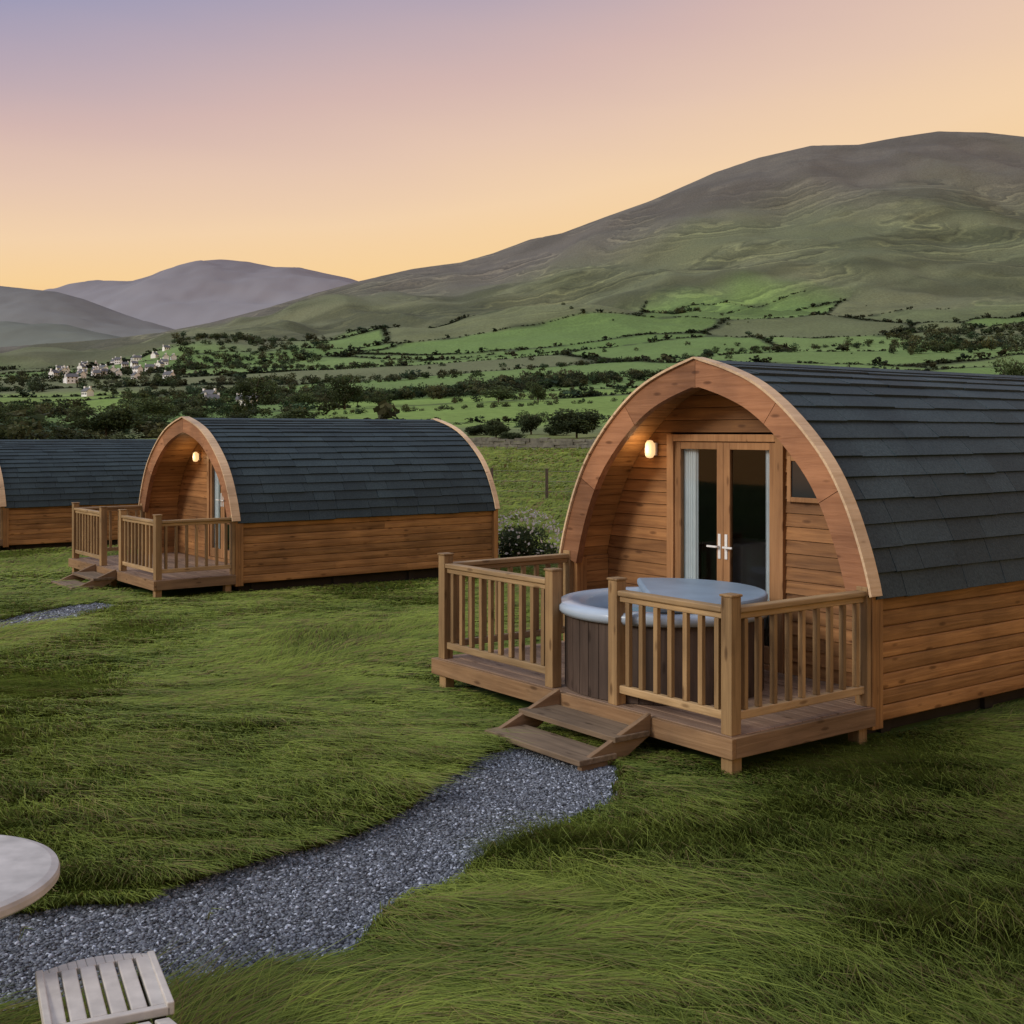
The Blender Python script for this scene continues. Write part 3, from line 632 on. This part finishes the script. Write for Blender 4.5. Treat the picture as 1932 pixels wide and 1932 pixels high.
# ------------------------------------------------------------ paths
pathL=[(.30,9.2),(-.318,8.45),(-.582,7.55),(-.84,7.06),(-1.20,6.62),(-1.52,6.24),(-1.99,5.89),(-2.42,5.70),(-3.08,5.57),(-4.6,5.4)]
pathR=[(.80,8.3),(.62,7.64),(.16,6.83),(-.20,6.32),(-.57,5.70),(-.66,5.35),(-1.13,5.02),(-1.33,4.88),(-1.88,4.73),(-2.7,4.5),(-4.6,4.2)]
def wob(pts,amp,seed,step=.05):
    P=np.array(pts,float); d=np.concatenate([[0],np.cumsum(np.linalg.norm(np.diff(P,axis=0),axis=1))]); t=np.arange(0,d[-1],step)
    x=np.interp(t,d,P[:,0]);y=np.interp(t,d,P[:,1]); kk=np.hanning(9);kk/=kk.sum()
    x=np.convolve(np.pad(x,4,mode='edge'),kk,'valid');y=np.convolve(np.pad(y,4,mode='edge'),kk,'valid')
    return np.stack([x+amp*(fbm(t*2.5,t*0+seed,seed)-.5),y+amp*(fbm(t*2.5,t*0+seed+5,seed+1)-.5)],1)
poly1=np.vstack([wob(pathL,.26,90),wob(pathR,.26,94)[::-1]])
p2L=[(-5.75,16.75),(-6.05,16.3),(-6.35,15.1),(-6.9,14.3),(-9,13.4)]; p2R=[(-5.2,16.4),(-5.45,15.9),(-5.75,14.2),(-6.5,13.2),(-9,12.3)]
poly2=np.vstack([wob(p2L,.15,97),wob(p2R,.15,98)[::-1]])
def inside(X,Y,P):
    c=np.zeros(X.shape,bool); j=len(P)-1
    for i in range(len(P)):
        xi,yi=P[i];xj,yj=P[j]
        if yi!=yj:
            t=((yi>Y)!=(yj>Y))&(X<(xj-xi)*(Y-yi)/(yj-yi)+xi); c^=t
        j=i
    return c
def gravelmat():
    m,nt,b=newmat("gravel_bed"); L=nt.links; tc=N(nt,"ShaderNodeTexCoord"); v=N(nt,"ShaderNodeTexVoronoi"); v.inputs["Scale"].default_value=70; L.new(tc.outputs["Object"],v.inputs["Vector"])
    r=ramp(nt,[(0,(.04,.045,.055)),(.5,(.11,.12,.145)),(1,(.25,.265,.30))]); sp=N(nt,"ShaderNodeSeparateColor"); L.new(v.outputs["Color"],sp.inputs[0]); L.new(sp.outputs[0],r.inputs[0]); L.new(r.outputs[0],b.inputs["Base Color"])
    bp=N(nt,"ShaderNodeBump"); bp.inputs["Distance"].default_value=.012; bp.invert=True; L.new(v.outputs["Distance"],bp.inputs["Height"]); L.new(bp.outputs[0],b.inputs["Normal"]); b.inputs["Roughness"].default_value=.8; return m
gm=gravelmat()
def sheet(name,P,dz,step):
    x=np.arange(P[:,0].min(),P[:,0].max()+step,step);y=np.arange(P[:,1].min(),P[:,1].max()+step,step); X,Y=np.meshgrid(x,y)
    ins=inside(X,Y,P); Z=ground(X,Y)+dz; i=np.arange(X.size).reshape(X.shape); k=ins[:-1,:-1]|ins[1:,1:]|ins[:-1,1:]|ins[1:,:-1]
    q=np.stack([i[:-1,:-1],i[:-1,1:],i[1:,1:],i[1:,:-1]],-1)[k]; V=np.stack([X,Y,Z],-1).reshape(-1,3); u,inv=np.unique(q,return_inverse=True)
    npmesh(name,V[u],inv.reshape(-1,4),mat=gm,smooth=True)
sheet("gravel_path",poly1,.008,.04); sheet("gravel_path",poly2,.012,.08)
def stones(name,P,n,s0,s1,spill=.0):
    X=rng.uniform(P[:,0].min(),P[:,0].max(),n*4);Y=rng.uniform(P[:,1].min(),P[:,1].max(),n*4); k=inside(X,Y,P)&(X>-.48*Y-.2); X=X[k][:n];Y=Y[k][:n]; n=len(X)
    if spill:
        X=X+np.where(rng.random(n)<.12,rng.normal(0,spill,n),0); Y=Y+np.where(rng.random(n)<.12,rng.normal(0,spill,n),0)
    Z=ground(X,Y)+.010; s=rng.uniform(s0,s1,n)
    o=np.array([[1,0,0],[0,1,0],[-1,0,0],[0,-1,0],[0,0,1],[0,0,-1]],float)
    J=o[None]+rng.normal(0,.28,(n,6,3)); J[...,2]*=.6; a=rng.uniform(0,6.28,n); ca,sa=np.cos(a)[:,None],np.sin(a)[:,None]; x=J[...,0]*1.25; y=J[...,1]*.85
    J=np.stack([x*ca-y*sa,x*sa+y*ca,J[...,2]],-1)*s[:,None,None]*.5; V=J+np.stack([X,Y,Z],-1)[:,None]
    fc=np.array([[0,1,4],[1,2,4],[2,3,4],[3,0,4],[1,0,5],[2,1,5],[3,2,5],[0,3,5]]); T=(np.arange(n)[:,None,None]*6+fc).reshape(-1,3)
    b=rng.uniform(.05,.33,n); b=np.where(rng.random(n)<.07,.48,b*.75); C=np.stack([b*.92,b*1.0,b*1.17],1); npmesh(name,V.reshape(-1,3),None,T,mat=stM,col=np.repeat(C,6,0))
stM=vcol("gravel_stone",.75)
stones("gravel",poly1,45000,.012,.030,.07); stones("gravel",poly2,6000,.03,.05)

# ------------------------------------------------------------ grass
def loc(X,Y,C):
    c,s=math.cos(TH),math.sin(TH); dx=X-C[0];dy=Y-C[1]; return dx*c+dy*s,-dx*s+dy*c
def foot(X,Y,C,W,L,dd):
    lx,ly=loc(X,Y,C); return (lx>-dd+.1)&(lx<L)&(ly>.08)&(ly<W-.08)
def dist(X,Y,C,W,L,dd):
    lx,ly=loc(X,Y,C); dx=np.maximum(np.maximum(-dd-lx,lx-L),0); dy=np.maximum(np.maximum(-ly,ly-W),0); return np.hypot(dx,dy)
VV=[];QQ=[];TT=[];CC=[];nb=0
def band(Y0,Y1,n,h0,h1,wd,smax=.52,strand=False):
    global nb
    Y=np.sqrt(rng.uniform(Y0**2,Y1**2,n)); X=rng.uniform(-smax,smax,n)*Y
    k=~(inside(X,Y,poly1)&(fbm(X*9,Y*9,120)<.88))&~(inside(X,Y,poly2))&~foot(X,Y,C1,3.52,6.2,1.53)&~foot(X,Y,C2,3.85,4.75,1.25)&~foot(X,Y,C3,3.85,5.2,1.25)
    if strand: k&=(fbm(X*.8,Y*1.2,150)>.47)&(~inside(X,Y,poly1))
    X=X[k];Y=Y[k];n=len(X); Z=ground(X,Y)-.004
    cl=fbm(X*.9,Y*.9,130); cl2=fbm(X*1.6+Y*.5,Y*6,131); strk=ss(.30,.65,fbm(X*1.3+Y*.6,Y*4.5-X*.6,135,4))
    dpod=np.minimum(np.minimum(dist(X,Y,C1,3.52,6.2,1.53),dist(X,Y,C2,3.85,4.75,1.25)),dist(X,Y,C3,3.85,5.2,1.25))
    h=rng.uniform(h0,h1,n)*(.45+1.1*cl2)*(.75+.5*cl)*(.45+.55*ss(.05,.7,dpod))
    ang=3.4*(fbm(X*.45,Y*.45,132,3)-.5)*2+rng.normal(0,.42,n)-.35; lean=h*rng.uniform(.8,2.2,n)*(1.3 if strand else 1)
    dx=np.cos(ang)*lean;dy=np.sin(ang)*lean; w=wd*rng.uniform(.6,1.3,n); sx=-np.sin(ang+rng.normal(0,.6,n));sy=np.cos(ang)
    nr=np.sqrt(sx**2+sy**2); sx=sx/nr*w*.5;sy=sy/nr*w*.5
    P=np.stack([X,Y,Z],1); side=np.stack([sx,sy,0*sx],1)+np.stack([0*w,0*w,w*.25],1); mid=P+np.stack([dx*.35,dy*.35,h*.68],1); tip=P+np.stack([dx,dy,h*.80],1)
    V=np.stack([P-side,P+side,mid+side*.8,mid-side*.8,tip],1)
    b=nb+np.arange(n)*5; QQ.append(np.stack([b,b+1,b+2,b+3],1)); TT.append(np.stack([b+3,b+2,b+4],1)); nb+=n*5; VV.append(V.reshape(-1,3))
    t=np.clip(.20+.48*cl+.38*strk+rng.normal(0,.16,n),0,1); dk=A(.072,.112,.023); lt=A(.25,.305,.060); c=lerp(dk[None]*np.ones((n,3)),lt,t)
    big=fbm(X*.35+3,Y*.35,140,3); shade_rt=ss(-.2,3.0,X+.2*(8-Y))*(1-ss(9,12,Y)); c=c*(1-.36*shade_rt)[:,None]*(.84+.44*big)[:,None]  # right foreground shade is put into the blade colour, no shadow falls there
    dry=(rng.random(n)<(.07+.24*ss(.45,.7,cl2))); c=np.where(dry[:,None],A(.25,.205,.085)*rng.uniform(.6,1.1,(n,1))*(1-.35*shade_rt)[:,None],c)
    if strand: c=c*1.25
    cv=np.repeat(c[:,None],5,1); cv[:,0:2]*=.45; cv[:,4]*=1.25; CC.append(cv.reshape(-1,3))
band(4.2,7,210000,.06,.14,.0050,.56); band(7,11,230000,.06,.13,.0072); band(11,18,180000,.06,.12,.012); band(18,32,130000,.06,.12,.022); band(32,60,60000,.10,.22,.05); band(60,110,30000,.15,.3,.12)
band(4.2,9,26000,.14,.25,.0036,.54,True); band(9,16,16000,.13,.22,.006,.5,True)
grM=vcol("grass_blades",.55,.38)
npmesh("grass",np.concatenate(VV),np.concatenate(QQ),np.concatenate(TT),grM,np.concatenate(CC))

# flowering shrub
e=empty("flowering_shrub",(.27,23.6,float(ground(.27,23.6))))
q,sh=crown(16,5000,np.random.default_rng(5),.8,.09); p=q*[.72,.62,.62]+[0,0,.5]; V=p.reshape(-1,3); npmesh("foliage",V,np.arange(len(V)).reshape(-1,4),mat=leafM,col=np.repeat(sh[:,None]*A(.065,.09,.04),4,0),parent=e)
r=np.random.default_rng(6); d=r.normal(size=(460,3)); d/=np.linalg.norm(d,axis=1)[:,None]; q=leaves(d*[.72,.64,.62]*r.uniform(.85,1.05,(460,1))+[0,0,.52],.075,r); V=q.reshape(-1,3); npmesh("blossom",V,np.arange(len(V)).reshape(-1,4),mat=leafM,col=np.ones((len(V),3))*A(.74,.70,.68),parent=e)

# post and wire fence behind pods
fe=empty("field_fence"); m=MB()
for i in range(26):
    X=-14+i*1.9; Y=44-.28*i; z=float(ground(X,Y)); m.box(X-.05,X+.05,Y-.05,Y+.05,z-.2,z+1.15)
m.obj("fence_posts",barkM,fe); m=MB()
for i in range(25):
    X=-14+i*1.9;Y=44-.28*i;z=float(ground(X,Y));X2=X+1.9;Y2=Y-.28;z2=float(ground(X2,Y2))
    for h in(.35,.7,1.05): m.hexa([(X,Y,z+h),(X2,Y2,z2+h),(X2,Y2+.01,z2+h),(X,Y+.01,z+h),(X,Y,z+h+.012),(X2,Y2,z2+h+.012),(X2,Y2+.01,z2+h+.012),(X,Y+.01,z+h+.012)])
m.obj("fence_wire",plain("wire",(.2,.2,.2),.5,.6),fe)
# dry stone wall across the pasture
m=MB(); wr=random.Random(3)
def wall(pts_,hh):
    for (xa,ya),(xb,yb) in zip(pts_[:-1],pts_[1:]):
        Lw=math.hypot(xb-xa,yb-ya); a=math.atan2(yb-ya,xb-xa); ca,sa=math.cos(a),math.sin(a)
        for lv in range(4):
            t=0
            while t<Lw:
                l=wr.uniform(.22,.55); x=xa+ca*(t+l);y=ya+sa*(t+l);z=float(ground(x,y))+lv*hh/4-.05; w_=.28+wr.uniform(-.06,.05);h=hh/4*.96+(wr.uniform(-.05,.12) if lv==3 else 0)
                m.hexa([(x+ca*u*l-sa*v_*w_,y+sa*u*l+ca*v_*w_,z+zz*h+wr.uniform(-.03,.03)) for zz in(0,1) for u,v_ in((-1,-1),(1,-1),(1,1),(-1,1))]); t+=2*l
wall([(-12,112),(-2,108),(6,104),(14,96),(30,92)],1.0)
m.obj("dry_stone_wall",plain("wall_stone",(.13,.125,.10),.9,0,.4,2,.3))

# ------------------------------------------------------------ world, sun, camera
wd=bpy.data.worlds.new("World"); scene.world=wd; wd.use_nodes=True; nt=wd.node_tree; L=nt.links; bg=nt.nodes["Background"]
tc=N(nt,"ShaderNodeTexCoord"); nm=N(nt,"ShaderNodeVectorMath",operation='NORMALIZE'); sp=N(nt,"ShaderNodeSeparateXYZ"); L.new(tc.outputs["Generated"],nm.inputs[0]); L.new(nm.outputs[0],sp.inputs[0])
a=N(nt,"ShaderNodeMath",operation='MULTIPLY_ADD'); a.inputs[1].default_value=-.70; a.inputs[2].default_value=1; L.new(sp.outputs[0],a.inputs[0])
b=N(nt,"ShaderNodeMath",operation='MULTIPLY'); L.new(sp.outputs[2],b.inputs[0]); L.new(a.outputs[0],b.inputs[1])
wn=N(nt,"ShaderNodeTexNoise"); wn.inputs["Scale"].default_value=3; wn.inputs["Detail"].default_value=4; mp=N(nt,"ShaderNodeMapping"); mp.inputs["Scale"].default_value=(1,1,5); L.new(nm.outputs[0],mp.inputs[0]); L.new(mp.outputs[0],wn.inputs["Vector"])
c_=N(nt,"ShaderNodeMath",operation='MULTIPLY_ADD'); c_.inputs[1].default_value=.03; L.new(wn.outputs["Fac"],c_.inputs[0]); L.new(b.outputs[0],c_.inputs[2])
def lin(*c): return tuple(((v/255+.055)/1.055)**2.4 if v/255>.04045 else v/255/12.92 for v in c)
rp=ramp(nt,[(0,lin(250,180,110)),(.12,lin(252,194,124)),(.155,lin(254,213,152)),(.20,lin(250,214,172)),(.25,lin(236,202,178)),(.30,lin(218,186,178)),(.36,lin(188,170,182)),(.44,lin(142,150,188)),(.6,lin(180,192,220)),(1,lin(212,223,242))])
L.new(c_.outputs[0],rp.inputs[0])
sky=N(nt,"ShaderNodeTexSky",sky_type='NISHITA'); sky.sun_disc=False; sky.sun_elevation=math.radians(28); sky.sun_rotation=math.radians(-119)
sm=N(nt,"ShaderNodeVectorMath",operation='SCALE'); sm.inputs["Scale"].default_value=.08; L.new(sky.outputs[0],sm.inputs[0])
mx=N(nt,"ShaderNodeMixRGB"); mx.inputs[0].default_value=.08; L.new(rp.outputs[0],mx.inputs[1]); L.new(sm.outputs[0],mx.inputs[2])
L.new(mx.outputs[0],bg.inputs[0]); bg.inputs[1].default_value=1.0
sl=bpy.data.lights.new("sun",'SUN'); sl.energy=2.0; sl.angle=math.radians(16); sl.color=(1,.92,.80); so=bpy.data.objects.new("sun",sl); link(so)
dirv=Vector((-1,-.55,.62)); so.rotation_euler=dirv.to_track_quat('Z','Y').to_euler()
cam=bpy.data.cameras.new("camera"); co=bpy.data.objects.new("camera",cam); link(co); co.location=(0,0,CAMH); co.rotation_euler=(math.radians(90),0,0)
cam.sensor_width=36; cam.lens=36*F/1932; cam.shift_y=-(966-HY)/1932; cam.clip_end=20000; cam.clip_start=.1; scene.camera=co
scene.view_settings.view_transform='Standard'; scene.view_settings.look='None'; scene.view_settings.exposure=0
